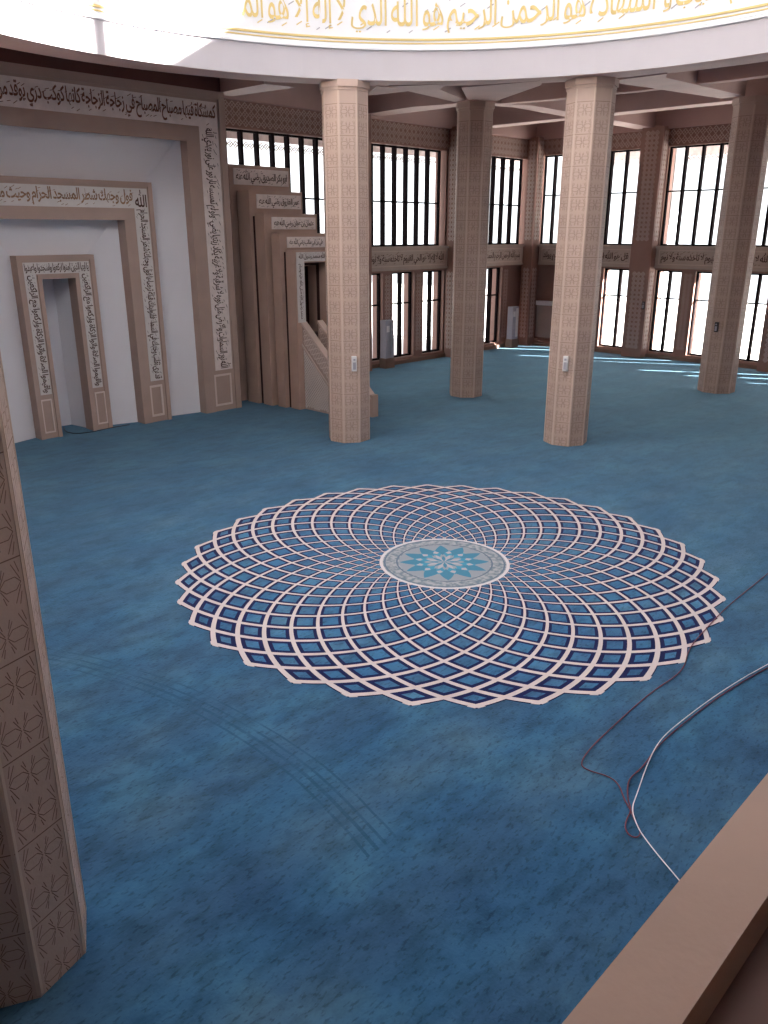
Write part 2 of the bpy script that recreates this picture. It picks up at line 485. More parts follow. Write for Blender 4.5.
# upper rows
window(PG, 5.35, 9.7, ZB1, ZT, rng(5.35, 9.7, .523, 6.25), 5.09)
window(PG, 10.5, 14.3, ZB1, ZT, rng(10.5, 14.3, .523, 11.6), 5.09)
window(PG, 15.25, 18.95, ZB1, ZT, rng(15.25, 18.9, .55, 17.25), 5.12)
window(PGu, 7.8, 11.85, ZB1, ZTE, rng(7.8, 11.85, .57, 8.55), 5.47)
window(PGu, 3.05, 7.0, ZB1, ZTE, rng(3.05, 7.0, .57, 6.45), 5.47)
window(PGu, -1.7, 2.25, ZB1, ZTE, rng(-1.7, 2.25, .57, 1.7), 5.47)
window(PGu, -6.45, -2.5, ZB1, ZTE, rng(-6.45, -2.5, .57, -3.0), 5.47)
# lower rows
for a, b in ((5.35, 6.25), (6.65, 7.75), (8.15, 9.25), (10.5, 11.43), (11.88, 12.93), (13.38, 14.45), (15.25, 16.25), (16.8, 17.82)):
    window(PG, a, b, ZW0, ZW1, [(a + b) / 2], 1.95)
for a, b in ((7.8, 9.0), (9.45, 10.5), (6.08, 7.0), (4.52, 5.6), (3.05, 4.05), (1.3, 2.25), (-.2, .9), (-1.7, -.6), (-3.5, -2.5)):
    window(PGu, a, b, ZW0, ZW1, [(a + b) / 2], 2.02)

# ---- wall pillars (pilasters) standing proud of the walls
def pilaster(u, v, du, dv, label):
    t = empty('pilaster', (u, v, 0))
    b = MB().box(-du, du, -dv, dv, 0, 7.42)
    part('shaft', b, WALLM, t)
    l = MB()
    for P, h in ((lambda a, b_, w: (a, -dv - w, b_), du), (lambda a, b_, w: (-du - w, a, b_), dv), (lambda a, b_, w: (du + w, a, b_), dv)):
        lattice(l, P, -h * .62, h * .62, .3, 2.9, .15, .026)
        lattice(l, P, -h * .62, h * .62, 3.9, 7.3, .15, .026)
    part('lattice_panel', l, LATT, t, 'pale interlaced lattice carving')
    return tag(t, label, 'pillar', 'wall pillars between the windows')
pilaster(4.95, VW - .15, .38, .12, 'brown wall pillar beside the tall stepped pulpit')
pilaster(10.1, VW - .23, .38, .2, 'brown wall pillar hidden behind the nearer left column')
pilaster(14.87, VW - .23, .38, .2, 'brown lattice wall pillar just left of the middle dark column')
pilaster(UW - .26, VW - .25, .23, .22, 'brown lattice pillar in the far corner where both window walls meet')
pilaster(UW - .23, 7.4, .2, .38, 'brown lattice wall pillar right of the near right column')
pilaster(UW - .23, 2.65, .2, .38, 'brown wall pillar at the right picture edge beyond the farthest dark column')

# ---- relief inscription bands between the two window rows
BT = ['قل هو الله احد الله الصمد لم يلد ولم يولد', 'الله لا إله إلا هو الحي القيوم لا تاخذه سنة ولا نوم', 'بسم الله الرحمن الرحيم الحمد لله رب العالمين']
def band(a0, a1, along, txt, label):
    if along == 'u':
        loc = ((a0 + a1) / 2, VW - .02, ZB0); P = lambda a, b, w: (a, -.12 - w, b)
        box = lambda m, x0, x1, d0, d1, z0, z1: m.box(x0, x1, -d1, -d0, z0, z1)
        rev = 1
    else:
        loc = (UW - .02, (a0 + a1) / 2, ZB0); P = lambda a, b, w: (-.12 - w, -a, b)
        box = lambda m, x0, x1, d0, d1, z0, z1: m.box(-d1, -d0, x0, x1, z0, z1)
    h = (a1 - a0) / 2; H = ZB1 - ZB0
    t = empty('inscription_band', loc)
    b = MB(); box(b, -h, h, 0, .12, 0, H); box(b, -h, h, .0, .18, H - .08, H); box(b, -h, h, .0, .16, 0, .06)
    part('body', b, BANDM, t)
    l = MB(); P2 = P
    l.frame(P2, -h + .12, h - .12, .12, H - .13, .025, .012)
    part('moulding', l, LATT, t)
    l = MB(); lettering(l, txt, P2, -h + .2, h - .2, .16, H - .17, .008)
    part('lettering', l, INKB if along == 'u' else INKB, t, 'dark carved relief lettering')
    return tag(t, label, 'inscription band', 'carved bands between the two rows of windows')
band(5.4, 9.65, 'u', BT[0], 'carved inscription band behind the stepped pulpit')
band(10.5, 14.42, 'u', BT[1], 'carved inscription band between the near left column and the middle column')
band(15.3, 18.85, 'u', BT[2], 'carved inscription band right of the middle dark column, left of the room corner')
band(7.8, 11.7, 'v', BT[0], 'carved inscription band from the room corner past the near right column')
band(3.05, 7.0, 'v', BT[1], 'carved inscription band left of the farthest dark column on the right')
band(-1.7, 2.25, 'v', BT[2], 'carved inscription band right of the farthest dark column on the right')

# ---- ceiling with the round opening
mb = MB(); N = 72
ring = [(RCU + 7.9 * cos(2 * PI * k / N), RCV + 7.9 * sin(2 * PI * k / N)) for k in range(N)]
def rim(k):
    a = 2 * PI * k / N; dx, dy = cos(a), sin(a); X0, X1, Y0, Y1 = -11.3, UW + .5, -13.3, VW + .5
    ts = []
    if dx > 1e-9: ts.append((X1 - RCU) / dx)
    if dx < -1e-9: ts.append((X0 - RCU) / dx)
    if dy > 1e-9: ts.append((Y1 - RCV) / dy)
    if dy < -1e-9: ts.append((Y0 - RCV) / dy)
    t = min(ts); return (RCU + dx * t, RCV + dy * t)
outer = [rim(k) for k in range(N)]
for z0, z1 in ((HC, HC + .25),):
    vs = [(x, y, z0) for x, y in ring] + [(x, y, z0) for x, y in outer] + [(x, y, z1) for x, y in ring] + [(x, y, z1) for x, y in outer]
    fs = []
    for k in range(N):
        j = (k + 1) % N
        fs += [(k, j, N + j, N + k), (2 * N + k, 3 * N + k, 3 * N + j, 2 * N + j), (k, 2 * N + k, 2 * N + j, j)]
    mb.add(vs, fs)
# corner triangles left by the radial rim
for cx, cy in ((-11.3, -13.3), (UW + .5, -13.3), (UW + .5, VW + .5), (-11.3, VW + .5)):
    a = math.atan2(cy - RCV, cx - RCU) % (2 * PI); k = int(a / (2 * PI) * N); j = (k + 1) % N
    mb.add([(outer[k][0], outer[k][1], HC), (cx, cy, HC), (outer[j][0], outer[j][1], HC)], [(0, 1, 2)])
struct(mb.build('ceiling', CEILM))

# ring beam: soffit + outer side
def lathe_ring(name, prof, m, n=144, smooth=True):
    mb = MB(); vs = []; fs = []
    K = len(prof)
    for k in range(n):
        a = 2 * PI * k / n
        for r_, z in prof: vs.append((RCU + r_ * cos(a), RCV + r_ * sin(a), z))
    for k in range(n):
        j = (k + 1) % n
        for i in range(K - 1): fs.append((k * K + i, j * K + i, j * K + i + 1, k * K + i + 1))
    mb.add(vs, fs)
    o = mb.build(name, m)
    return o
o = lathe_ring('trim_7', [(8.05, HC), (8.05, 6.93), (7.0, RZ + .005), (6.76, RZ + .005)], BEAMM); struct(o)
# drum
dr = lathe_ring('wall_drum', [(6.76, RZ), (6.75, RZ), (6.75, 7.30)], RINGM); struct(dr)
dm = lathe_ring('trim_8', [(6.75, 7.30), (6.70, 7.31), (6.70, 7.345), (6.73, 7.36), (6.73, 7.40), (6.75, 7.41), (6.75, 11.7), (7.0, 11.7), (7.0, HC + .2), (7.95, HC + .2), (7.95, HC)], DRUMM); struct(dm)
g = lathe_ring('gold_line', [(6.748, 7.412), (6.735, 7.415), (6.735, 7.432), (6.748, 7.435)], GOLD)
g.name = 'gold_line'; g.parent = dm
g = lathe_ring('gold_line', [(6.748, 7.465), (6.73, 7.468), (6.73, 7.50), (6.748, 7.503)], GOLD); g.parent = dm
mbp = MB()  # unseen posts; the open gap between them lets sun onto the drum
for k in range(16):
    a = 2 * PI * (k + .5) / 16
    P_ = lambda p, q, l: (RCU + (6.75 + l) * cos(a) - p * sin(a), RCV + (6.75 + l) * sin(a) + p * cos(a), q)
    mbp.prism([(-.12, 11.7), (.12, 11.7), (.12, 14.0), (-.12, 14.0)], 0, .25, P_)
struct(mbp.build('trim_50', DRUMM))
struct(lathe_ring('ceiling_dome', [(7.0, 14.0), (6.75, 14.0), (6.5, 14.7), (5.7, 15.5), (4.4, 16.2), (3.2, 16.5), (3.2, 16.7), (4.6, 16.4), (6.0, 15.7), (7.0, 14.6), (7.0, 14.0)], DRUMM))  # unseen dome, its openings shaped to steer sun and sky light
# gilt lettering wrapped on the drum
def arc_text(t, az_r, az_l=None, sx=None):
    """right edge of the text at azimuth az_r (deg); runs to az_l"""
    vs, fs, (a0, a1, b0, b1) = text_geo(t, 3)
    if sx is None: sx = RR * rad(az_l - az_r) / (a1 - a0)
    sz = .74
    out = []
    for v in vs:
        a = rad(az_r) + (a1 - v[0]) * sx / RR
        out.append((RCU + (RR - .012) * cos(a), RCV + (RR - .012) * sin(a), 7.70 + (v[1] if v[1] > 0 else v[1] * .38) * sz))
    return out, fs, sx, az_r + math.degrees((a1 - a0) * sx / RR)
mb = MB()
v_, f_, sx, azl = arc_text('الشهادة هو الرحمن الرحيم هو الله الذي لا إله إلا هو الملك', 9.5, 75.5)
mb.add(v_, f_)
v_, f_, _, azl = arc_text('القدوس السلام المؤمن المهيمن العزيز', azl + 1.5, sx=sx); mb.add(v_, f_)
v_, f_, _, az0 = arc_text('هو الله الذي لا إله إلا هو عالم الغيب و', -30, 8.3); mb.add(v_, f_)
rnd = random.Random(5)
grey = MB()
for k in range(150):
    a = rad(-28 + k * 150 / 150 + rnd.random()); z = rnd.choice((rnd.uniform(7.6, 7.75), rnd.uniform(8.25, 8.7), rnd.uniform(7.9, 8.3)))
    PP = lambda p, q, l: (RCU + (RR - .01) * cos(a - p / RR), RCV + (RR - .01) * sin(a - p / RR), z + q)
    L = .05 * rnd.uniform(.6, 1.2); (grey if k % 3 else mb).strip(PP, (-L, -L * .6), (L, L * .6), .018, 0)
lt = mb.build('lettering', GOLD, dm); lt['label'] = 'gilt calligraphy wrapped round the white drum'
grey.build('diacritic_mark', mat('grey_mark', (.35, .35, .38)), dm)

# ---- ceiling beams (quads seen from below, sides up to the slab)
ti = [8]
def zb(x, y):
    r = math.hypot(x, y); return 6.83 + min(max(r - 6.9, 0) * .075, .57)
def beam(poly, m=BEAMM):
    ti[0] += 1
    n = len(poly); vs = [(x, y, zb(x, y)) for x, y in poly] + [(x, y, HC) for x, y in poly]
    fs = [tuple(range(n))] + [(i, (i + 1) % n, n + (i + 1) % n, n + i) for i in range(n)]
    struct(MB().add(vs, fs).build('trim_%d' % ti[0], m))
def rb(a, b, w):
    dx, dy = b[0] - a[0], b[1] - a[1]; L = math.hypot(dx, dy); nx, ny = -dy / L * w / 2, dx / L * w / 2
    n = max(1, int(L / 2)); 
    A = [(a[0] + dx * k / n + nx, a[1] + dy * k / n + ny) for k in range(n + 1)]; B = [(a[0] + dx * k / n - nx, a[1] + dy * k / n - ny) for k in range(n + 1)]
    return A + B[::-1]
beam([(5.0, 5.86), (9.3, 7.77), (9.15, 7.25), (6.23, 5.59), (5.4, 4.7)])             # ring - middle column
beam([(6.2, 5.0), (9.0, 7.08), (9.9, 6.91), (7.05, 3.68), (6.3, 3.2)])
beam(rb((10.05, 7.6), (10.65, 12.0), .62))                                           # middle column - north wall
beam(rb((9.9, 7.75), (19.2, 7.75), .62))                                             # to the east wall
beam(rb((11.0, 7.5), (10.1, -1.0), .45))                                             # F
beam(rb((15.3, 12.0), (15.5, -4.0), .55))                                            # H
beam([(7.6, 2.6), (14.6, 3.35), (14.6, 2.75), (8.16, 1.65), (7.5, 1.3)])             # G
beam(rb((15.2, 2.6), (19.2, 2.6), .6))
beam([(4.8, 6.0), (5.9, 7.3), (6.46, 7.91), (6.05, 6.1)])                                              # ring - pulpit pillar
beam([(3.3, 7.6), (4.35, 10.9), (4.95, 10.9), (4.1, 7.6)])                           # ring - mihrab corner
beam(rb((-5.6, 6.0), (-5.6, 10.1), .7))
beam(rb((7.6, -2.4), (19.2, -2.4), .6))

# ================================================================== COLUMNS
CR, AP = .45, .45 * cos(PI / 8)
def column_parts(root, ztop, cap=True):
    def octa(R, z0, z1, mbx):
        P8 = [(R * cos(rad(22.5 + 45 * k)), R * sin(rad(22.5 + 45 * k))) for k in range(8)]
        mbx.prism(P8, z0, z1, lambda a, b, w: (a, b, w))
    b = MB(); octa(CR, 0, ztop - (.17 if cap else 0), b); part('shaft', b, STONE, root)
    if cap:
        b = MB(); octa(CR + .02, ztop - .17, ztop - .15, b); octa(CR + .01, ztop - .15, ztop - .12, b); octa(CR + .04, ztop - .12, ztop, b)
        part('capital', b, STONE, root)
    pat = MB(); bor = MB()
    hw = CR * sin(PI / 8)
    for k in range(8):
        a = rad(45 * k); ca, sa = cos(a), sin(a)
        P = lambda p, q, l, ca=ca, sa=sa: ((AP + l) * ca - p * sa, (AP + l) * sa + p * ca, q)
        zj = .49
        while zj < ztop - .2:
            pat.strip(P, (-hw, zj), (hw, zj), .007, .0015)
            zj += .54
        zc = .49 - .405
        while zc < ztop - .3:
            if zc > .05: star_unit(pat, P, 0, zc, .268, .0048, .0015)
            zc += .27
        for s_ in (-1, 1): bor.prism([(s_ * hw * .985 - .017 * (s_ > 0), .02), (s_ * hw * .985 + .017 * (s_ < 0), .02), (s_ * hw * .985 + .017 * (s_ < 0), ztop - .18), (s_ * hw * .985 - .017 * (s_ > 0), ztop - .18)], 0, .003, P)
    part('carved_pattern', pat, GROOVE, root, 'grooved star pattern with block joints')
    part('edge_border', bor, BORDER, root)
def column(u, v, rz, label):
    t = empty('octagonal_column', (u, v, 0), rad(rz)); column_parts(t, 6.83); return tag(t, label, 'column', 'octagonal columns')
c1 = column(3.87, 5.92, 9 + 0, 'pale octagonal column in front of the stepped pulpit')
def ccopy(u, v, rz, label, sz=1.0, sxy=1.0):
    c = copy_tree(c1); c.location = (u, v, 0); c.rotation_euler = (0, 0, rad(rz)); c['label'] = label; c.scale = (sxy, sxy, sz); return c
ccopy(6.86, 2.44, 18, 'pale octagonal column right of centre, nearer of the two on the right half')
ccopy(9.45, 7.2, 0, 'dark octagonal column farther back, between the two pale columns', 1.045)
ccopy(14.78, 2.55, 0, 'farthest dark octagonal column, in front of the right window wall', 1.075, 1.08)
cf = ccopy(-6.6, -2.085, 18, 'large octagonal column in the left foreground, close to the camera')

# small fixtures on the columns
def fixture(name, loc, rz, label, cat, m, w=.1, h=.3, d=.06):
    t = empty(name, loc, rz)
    b = MB().box(0, d, -w / 2, w / 2, -h / 2, h / 2); part('casing', b, m, t)
    b = MB().box(d, d + .012, -w * .3, w * .3, -h * .38, h * .1).box(d, d + .02, -w * .2, w * .2, h * .22, h * .34)
    part('front_panel', b, GREYP, t)
    return tag(t, label, cat)
def on_col(u, v, rz, face, z, p=0, extra=0):
    a = rad(rz + 45 * face); return ((u + (AP + extra) * cos(a) - p * sin(a), v + (AP + extra) * sin(a) + p * cos(a), z), a)
l, a = on_col(3.87, 5.92, 9, 5, 1.66, .06); fixture('wall_dispenser', l, a, 'small white box fixed on the pale column before the pulpit', 'dispenser', PLAS)
l, a = on_col(6.86, 2.44, 18, 4, 1.7, .0); fixture('wall_dispenser', l, a, 'small white box fixed on the pale right column', 'dispenser', PLAS)
l, a = on_col(14.78, 2.55, 0, 4, 1.78, -.02, .035); fixture('wall_dispenser', l, a, 'small dark box fixed on the farthest dark column on the right', 'dispenser', DARKP, .09, .26)
l, a = on_col(-6.6, -2.085, 18, 0, 1.74, -.045); fixture('wall_dispenser', l, a, 'white box peeking out behind the big foreground column', 'dispenser', PLAS, .1, .2, .045)

# ================================================================== MIHRAB
def ushape(W, w, H, h):  # outline of an inverted U
    return [(-W, 0), (-w, 0), (-w, h), (w, h), (w, 0), (W, 0), (W, H), (-W, H)]
def uring(mbx, W, H, wd, P, lift, z0=0):
    """flat raised bands following an inverted U: outer half-width W, height H, band width wd"""
    for q in ((-W, -W + wd, z0, H), (W - wd, W, z0, H), (-W + wd, W - wd, H - wd, H)):
        mbx.prism([(q[0], q[2]), (q[1], q[2]), (q[1], q[3]), (q[0], q[3])], 0, lift, P)
def mihrab_frame(W, w, H, h, pW, pw, pH, ph, zbase, v0, depth, inkm, panm, txt_top, txt_side, label, cut=None):
    t = empty('mihrab_frame', (0, v0, 0))
    P = lambda a, b, l: (a, -l, b)
    b = MB()
    for q in ((-W, -w, 0, h), (w, W, 0, h), (-W, W, h, H)): b.box(q[0], q[1], 0, depth, q[2], q[3])
    part('surround', b, FRAMEM, t)
    bz = MB(); e = .03
    uring(bz, W, H, (W - pW) * .8, P, e); uring(bz, w + (pw - w) * .8, h + (ph - h) * .8, (pw - w) * .8, P, e)
    part('moulding', bz, FRAMEM, t)
    pn = MB()
    for q in ((-pW, -pw, zbase, pH), (pw, pW, zbase, pH), (-pw, pw, ph, pH)):
        pn.prism([(q[0], q[2]), (q[1], q[2]), (q[1], q[3]), (q[0], q[3])], 0, .006, P)
    part('inscription_panel', pn, panm, t, 'pale panel that carries the lettering')
    l = MB(); m_ = (pW - pw) * .08; lb = 'dark brown calligraphy'
    lettering(l, txt_top, P, -pw + .0 if cut else -pW + m_, pw - .02 if cut else pW - m_, ph + m_, pH - m_, .012)
    part('lettering', l, inkm, t, lb)
    for s_ in (-1, 1):
        l = MB()
        x0, x1 = (pw + m_, pW - m_) if s_ > 0 else (-pW + m_, -pw - m_)
        lettering(l, txt_side, P, x0, x1, zbase + .04, ph - .02, .012, vertical=True)
        if cut: lettering(l, 'الله', P, x0, x1, ph + m_, pH - m_, .012, marks=False)
        part('lettering', l, INKB, t, lb)
    for s_ in (-1, 1):
        q = MB(); cxx = s_ * (W + w) / 2 + s_ * .02; hw_ = (pW - pw) * .5
        q.frame(P, cxx - hw_, cxx + hw_, .13 if W > 1 else .12, zbase - .1, .045 if W > 1 else .03, .02)
        part('base_panel', q, PINK, t, 'plain panel with a pale inlaid border')
    return tag(t, label, 'arch frame', 'nested inscribed frames of the prayer niche')
A_SIDE = 'الله نور السماوات والارض مثل نوره لا شرقية ولا غربية يكاد زيتها يضيء ولو لم تمسسه نار نور على نور يهدي الله'
mihrab_frame(4.2, 3.14, 7.14, 6.2, 4.0, 3.5, 6.92, 6.40, 1.0, 10.24, .28, INKR, PANG,
             'كمشكاة فيها مصباح المصباح في زجاجة الزجاجة كانها كوكب دري يوقد من شجرة مباركة زيتونة لا شرقية ولا غربية يكاد زيتها', A_SIDE,
             'outermost and tallest inscribed frame around the white prayer niche wall')
mihrab_frame(2.22, 1.5, 5.2, 4.54, 2.1, 1.77, 5.07, 4.67, .95, 10.31, .33, INKO, PANW,
             'فول وجهك شطر المسجد الحرام وحيث ما كنتم فولوا', 'قد نرى تقلب وجهك في السماء فلنولينك قبلة ترضاها فول وجهك شطر المسجد الحرام', 'middle white inscribed frame of the prayer niche, between the tallest and the smallest', cut=True)
mihrab_frame(.82, .355, 3.74, 3.3, .70, .46, 3.61, 3.38, .94, 10.52, .32, INKB, PANW,
             'يا ايها الذين امنوا اركعوا واسجدوا واعبدوا', 'واقيموا الصلاة واتوا الزكاة واركعوا مع الراكعين', 'smallest innermost inscribed frame around the door-sized niche opening')
# white splayed niche walls
mb = MB()
def splay(u0, v0, h0, u1, v1, h1):
    for s_ in (-1, 1): mb.add([(s_ * u0, v0, 0), (s_ * u1, v1, 0), (s_ * u1, v1, h1), (s_ * u0, v0, h0)], [(0, 1, 2, 3)])
    mb.add([(-u0, v0, h0), (u0, v0, h0), (u1, v1, h1), (-u1, v1, h1)], [(0, 1, 2, 3)])
splay(3.2, 10.46, 6.26, 2.16, 10.63, 5.14)
splay(1.55, 10.58, 4.6, .78, 10.80, 3.70)
# innermost niche
mb.add([(-.4, 10.8, 0), (-.3, 11.45, 0), (-.3, 11.45, 3.3), (-.4, 10.8, 3.36)], [(0, 1, 2, 3)])
mb.add([(.4, 10.8, 0), (.3, 11.45, 0), (.3, 11.45, 3.3), (.4, 10.8, 3.36)], [(0, 1, 2, 3)])
mb.add([(-.3, 11.45, 0), (.3, 11.45, 0), (.3, 11.45, 3.3), (-.3, 11.45, 3.3)], [(0, 1, 2, 3)])
mb.add([(-.4, 10.8, 3.36), (.4, 10.8, 3.36), (.3, 11.45, 3.3), (-.3, 11.45, 3.3)], [(0, 1, 2, 3)])
struct(mb.build('wall_mihrab', WHITE))
# wall block that the niche sits in
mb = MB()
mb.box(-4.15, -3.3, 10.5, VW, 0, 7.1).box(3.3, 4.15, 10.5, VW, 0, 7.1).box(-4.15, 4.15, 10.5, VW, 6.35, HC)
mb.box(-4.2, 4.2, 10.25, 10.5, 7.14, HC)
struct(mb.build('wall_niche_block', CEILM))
struct(MB().box(-11, -4.15, 10.3, 10.6, 0, HC).build('wall_beside_mihrab', FRAMEM))

# ================================================================== MINBAR (stepped pulpit)
mn = empty('stepped_pulpit', (5.68, 9.0, 0)); ox, oy = 5.68, 9.0
slabs = [(10.88, 11.42, 4.70, 6.58, 5.73, 5.28), (10.28, 10.75, 4.80, 6.46, 5.13, 4.74), (9.80, 10.15, 4.85, 6.51, 4.61, 4.27), (9.36, 9.67, 4.94, 6.42, 4.16, 3.86)]
MT = 'لا إله إلا الله محمد رسول الله'
names = ['ابو بكر الصديق رضي الله عنه', 'عمر الفاروق رضي الله عنه', 'عثمان بن عفان رضي الله عنه', 'علي بن ابي طالب رضي الله عنه', MT]
for k, (v0, v1, u0, u1, zt, zo) in enumerate(slabs):
    b = MB()
    if k < 2: b.box(u0 - ox, u1 - ox, v0 - oy, v1 - oy, 0, zt)
    else:
        b.box(u0 - ox, 5.3 - ox, v0 - oy, v1 - oy, 0, zt).box(6.06 - ox, u1 - ox, v0 - oy, v1 - oy, 0, zt).box(5.3 - ox, 6.06 - ox, v0 - oy, v1 - oy, 3.4, zt)
    part('stepped_slab', b, MINB, mn)
    P = lambda a, b_, l, v0=v0: (a - ox, v0 - oy - l, b_)
    hh = (zt - zo) * .82
    pn = MB(); pu0 = u0 + (.12 if k == 0 else .22); pn.prism([(pu0, zt - .08 - hh), (u1 - .06, zt - .08 - hh), (u1 - .06, zt - .08), (pu0, zt - .08)], 0, .02, P)
    pl = part('inscription_panel', pn, PANG, mn, 'pale inscribed panel near the top of a slab')
    l = MB(); lettering(l, names[k], lambda a, b_, w, P=P: P(a, b_, w + .02), pu0 + .06, u1 - .12, zt - .08 - hh + .02, zt - .1, .006)
    part('lettering', l, INKB, pl)
# dark cores filling the slab gaps, coloured as the shade there
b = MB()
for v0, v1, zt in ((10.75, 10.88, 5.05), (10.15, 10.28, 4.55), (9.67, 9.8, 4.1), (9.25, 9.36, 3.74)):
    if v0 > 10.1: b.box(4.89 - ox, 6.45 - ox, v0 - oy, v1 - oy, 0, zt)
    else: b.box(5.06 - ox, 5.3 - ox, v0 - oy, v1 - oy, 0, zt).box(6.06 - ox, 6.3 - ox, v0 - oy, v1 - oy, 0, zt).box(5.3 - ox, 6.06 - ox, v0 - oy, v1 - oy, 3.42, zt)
part('gap_shade_core', b, MINBD, mn)
# front gate slab
b = MB(); v0, v1 = 8.92, 9.25
b.box(5.02 - ox, 5.3 - ox, v0 - oy, v1 - oy, 0, 3.79).box(6.06 - ox, 6.34 - ox, v0 - oy, v1 - oy, 0, 3.79).box(5.3 - ox, 6.06 - ox, v0 - oy, v1 - oy, 3.5, 3.79)
part('gate_frame', b, MINB, mn)
P = lambda a, b_, l: (a - ox, 8.92 - oy - l, b_)
pn = MB()
for q in ((5.06, 5.29, 2.12, 3.74), (6.07, 6.30, 2.12, 3.74), (5.29, 6.07, 3.53, 3.74)): pn.prism([(q[0], q[2]), (q[1], q[2]), (q[1], q[3]), (q[0], q[3])], 0, .02, P)
gp = part('inscription_panel', pn, PANW, mn, 'white inscribed panel around the gate')
l = MB(); PP = lambda a, b_, w: P(a, b_, w + .02)
lettering(l, MT, PP, 5.12, 6.24, 3.56, 3.73, .006)
lettering(l, 'محمد رسول الله صلى الله عليه وسلم', PP, 5.1, 5.24, 2.2, 3.48, .006, vertical=True); lettering(l, 'محمد رسول الله صلى الله عليه وسلم', PP, 6.12, 6.26, 2.2, 3.48, .006, vertical=True)
part('lettering', l, INKB, gp)
# side walls, balustrades and steps; slope from (v 8.92, z 2.1) to (v 7.15, z .53)
sl = .888
def zr(v): return 2.06 - sl * (8.86 - v)
for u0 in (5.2, 5.72):
    Ps = lambda a, b_, w, u0=u0: (u0 + w - ox, a - oy, b_)
    b = MB(); poly = [(7.14, 0), (8.92, 0), (8.92, zr(8.92) - .55), (7.2, .02)]
    b.prism([(8.92, 0), (8.92, zr(8.92) - .55), (7.16, 0)], .0, .08, Ps)
    sd = part('side_panel', b, BUFFB, mn)
    b = MB(); n = 26
    for side, w in ((-1, -.004), (1, .084)):
        d = .085
        for k in range(-30, 40):          # diagonal lattice clipped to the triangle
            for dirn in (1, -1):
                pts = []
                for i in range(41):
                    a = 7.2 + i * (8.9 - 7.2) / 40; z = dirn * (a - 7.2) * 1.1 + k * d
                    if .03 < z < zr(a) - .58: pts.append((a, z))
                if len(pts) > 1: b.strip(lambda p, q, l, w=w: (u0 + w - ox, p - oy, q), pts[0], pts[-1], .03, 0)
    part('lattice', b, BUFF, sd, 'pale diagonal lattice')
    b = MB()
    b.prism([(7.14, 0), (7.2, 0), (8.92, zr(8.92) - .56), (8.92, zr(8.92)), (7.14, zr(7.14))], -.03, .11, Ps)
    bl = part('balustrade', b, FRAMEM, mn)
    b = MB()
    b.prism([(7.05, zr(7.05)), (7.05, zr(7.05) - .05), (8.92, zr(8.92) - .05), (8.92, zr(8.92) + .02), (7.14, zr(7.14) + .02)], -.05, .13, Ps)
    b.prism([(7.24, .0), (7.3, .0), (8.92, zr(8.92) - .56), (8.92, zr(8.92) - .50)], -.05, .13, Ps)
    part('handrail', b, LATT, bl)
    b = MB()
    for w in (-.034, .114):
        n = 15
        for i in range(n):
            a = 7.22 + (8.86 - 7.22) * i / n; a2 = 7.22 + (8.86 - 7.22) * (i + 1) / n
            for j in range(3):
                z0 = zr(a) - .44 + j * .125; z1 = zr(a2) - .44 + j * .125
                m = [((a + a2) / 2, (z0 + z1) / 2), (a2, z1 + .06), ((a + a2) / 2, (z0 + z1) / 2 + .125), (a, z0 + .06)]
                if m[0][1] < .03: continue
                for q in range(4): b.strip(lambda p, qq, l, w=w: (u0 + w - ox, p - oy, qq), m[q], m[(q + 1) % 4], .02, 0)
    part('carving', b, PINK, bl, 'pale carved tracery')
    b = MB(); b.box(u0 - .05 - ox, u0 + .13 - ox, 7.0 - oy, 7.16 - oy, 0, zr(7.1) + .03); part('newel_post', b, FRAMEM, mn)
n = 8
for k in range(n):
    va = 7.25 + k * .25
    b = MB().box(5.28 - ox, 5.72 - ox, va - oy, va + .25 - oy, 0, (k + 1) * .2); part('step', b, PARAB, mn)
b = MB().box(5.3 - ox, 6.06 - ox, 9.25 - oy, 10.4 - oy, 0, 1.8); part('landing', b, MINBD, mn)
tag(mn, 'tall stepped pulpit of inscribed slabs with gate and stair, right of the niche', 'pulpit')

# ================================================================== SMALL THINGS
def cabinet(u, v, rz, label, dark=False):
    t = empty('standing_cabinet', (u, v, 0), rad(rz))
    part('plinth', MB().box(-.21, .21, -.14, .14, 0, .32), BASEM, t)
    part('casing', MB().box(-.19, .19, -.12, .12, .32, 1.52), GREYP, t)
    f = MB().box(.02, .17, -.135, -.12, .40, 1.46); part('front_door', f, PLAS if dark else GREYP, t)
    part('control_panel', MB().box(-.15, -.02, -.13, -.12, 1.15, 1.35), PLAS, t)
    return tag(t, label, 'cabinet')
cabinet(11.3, VW - .3, 0, 'grey upright cabinet on a brown plinth by the left window wall')
cabinet(18.2, VW - .3, 0, 'narrow pale-fronted upright cabinet on a plinth near the far corner', True)
t = empty('wall_shelf', (UW + .2, 11.4, 0))
part('board', MB().box(-.22, 0, -.45, .4, 1.52, 1.68), PLAS, t); part('back_panel', MB().box(-.1, 0, -.45, .4, .3, 1.5), FRAMEM, t)
tag(t, 'white ledge on a pale brown panel in the recess at the far corner', 'shelf')
for nm, loc, rz, lab in (('wall_handset', (14.62, VW - .43, 1.68), 180 + 90, 'small dark handset on the wall pillar left of the middle column'), ('wall_handset', (UW - .42, 7.1, 1.8), 180, 'small dark handset on the wall pillar right of the near right column')):
    fixture(nm, loc, rad(rz), lab, 'handset', DARKP, .09, .26, .06)

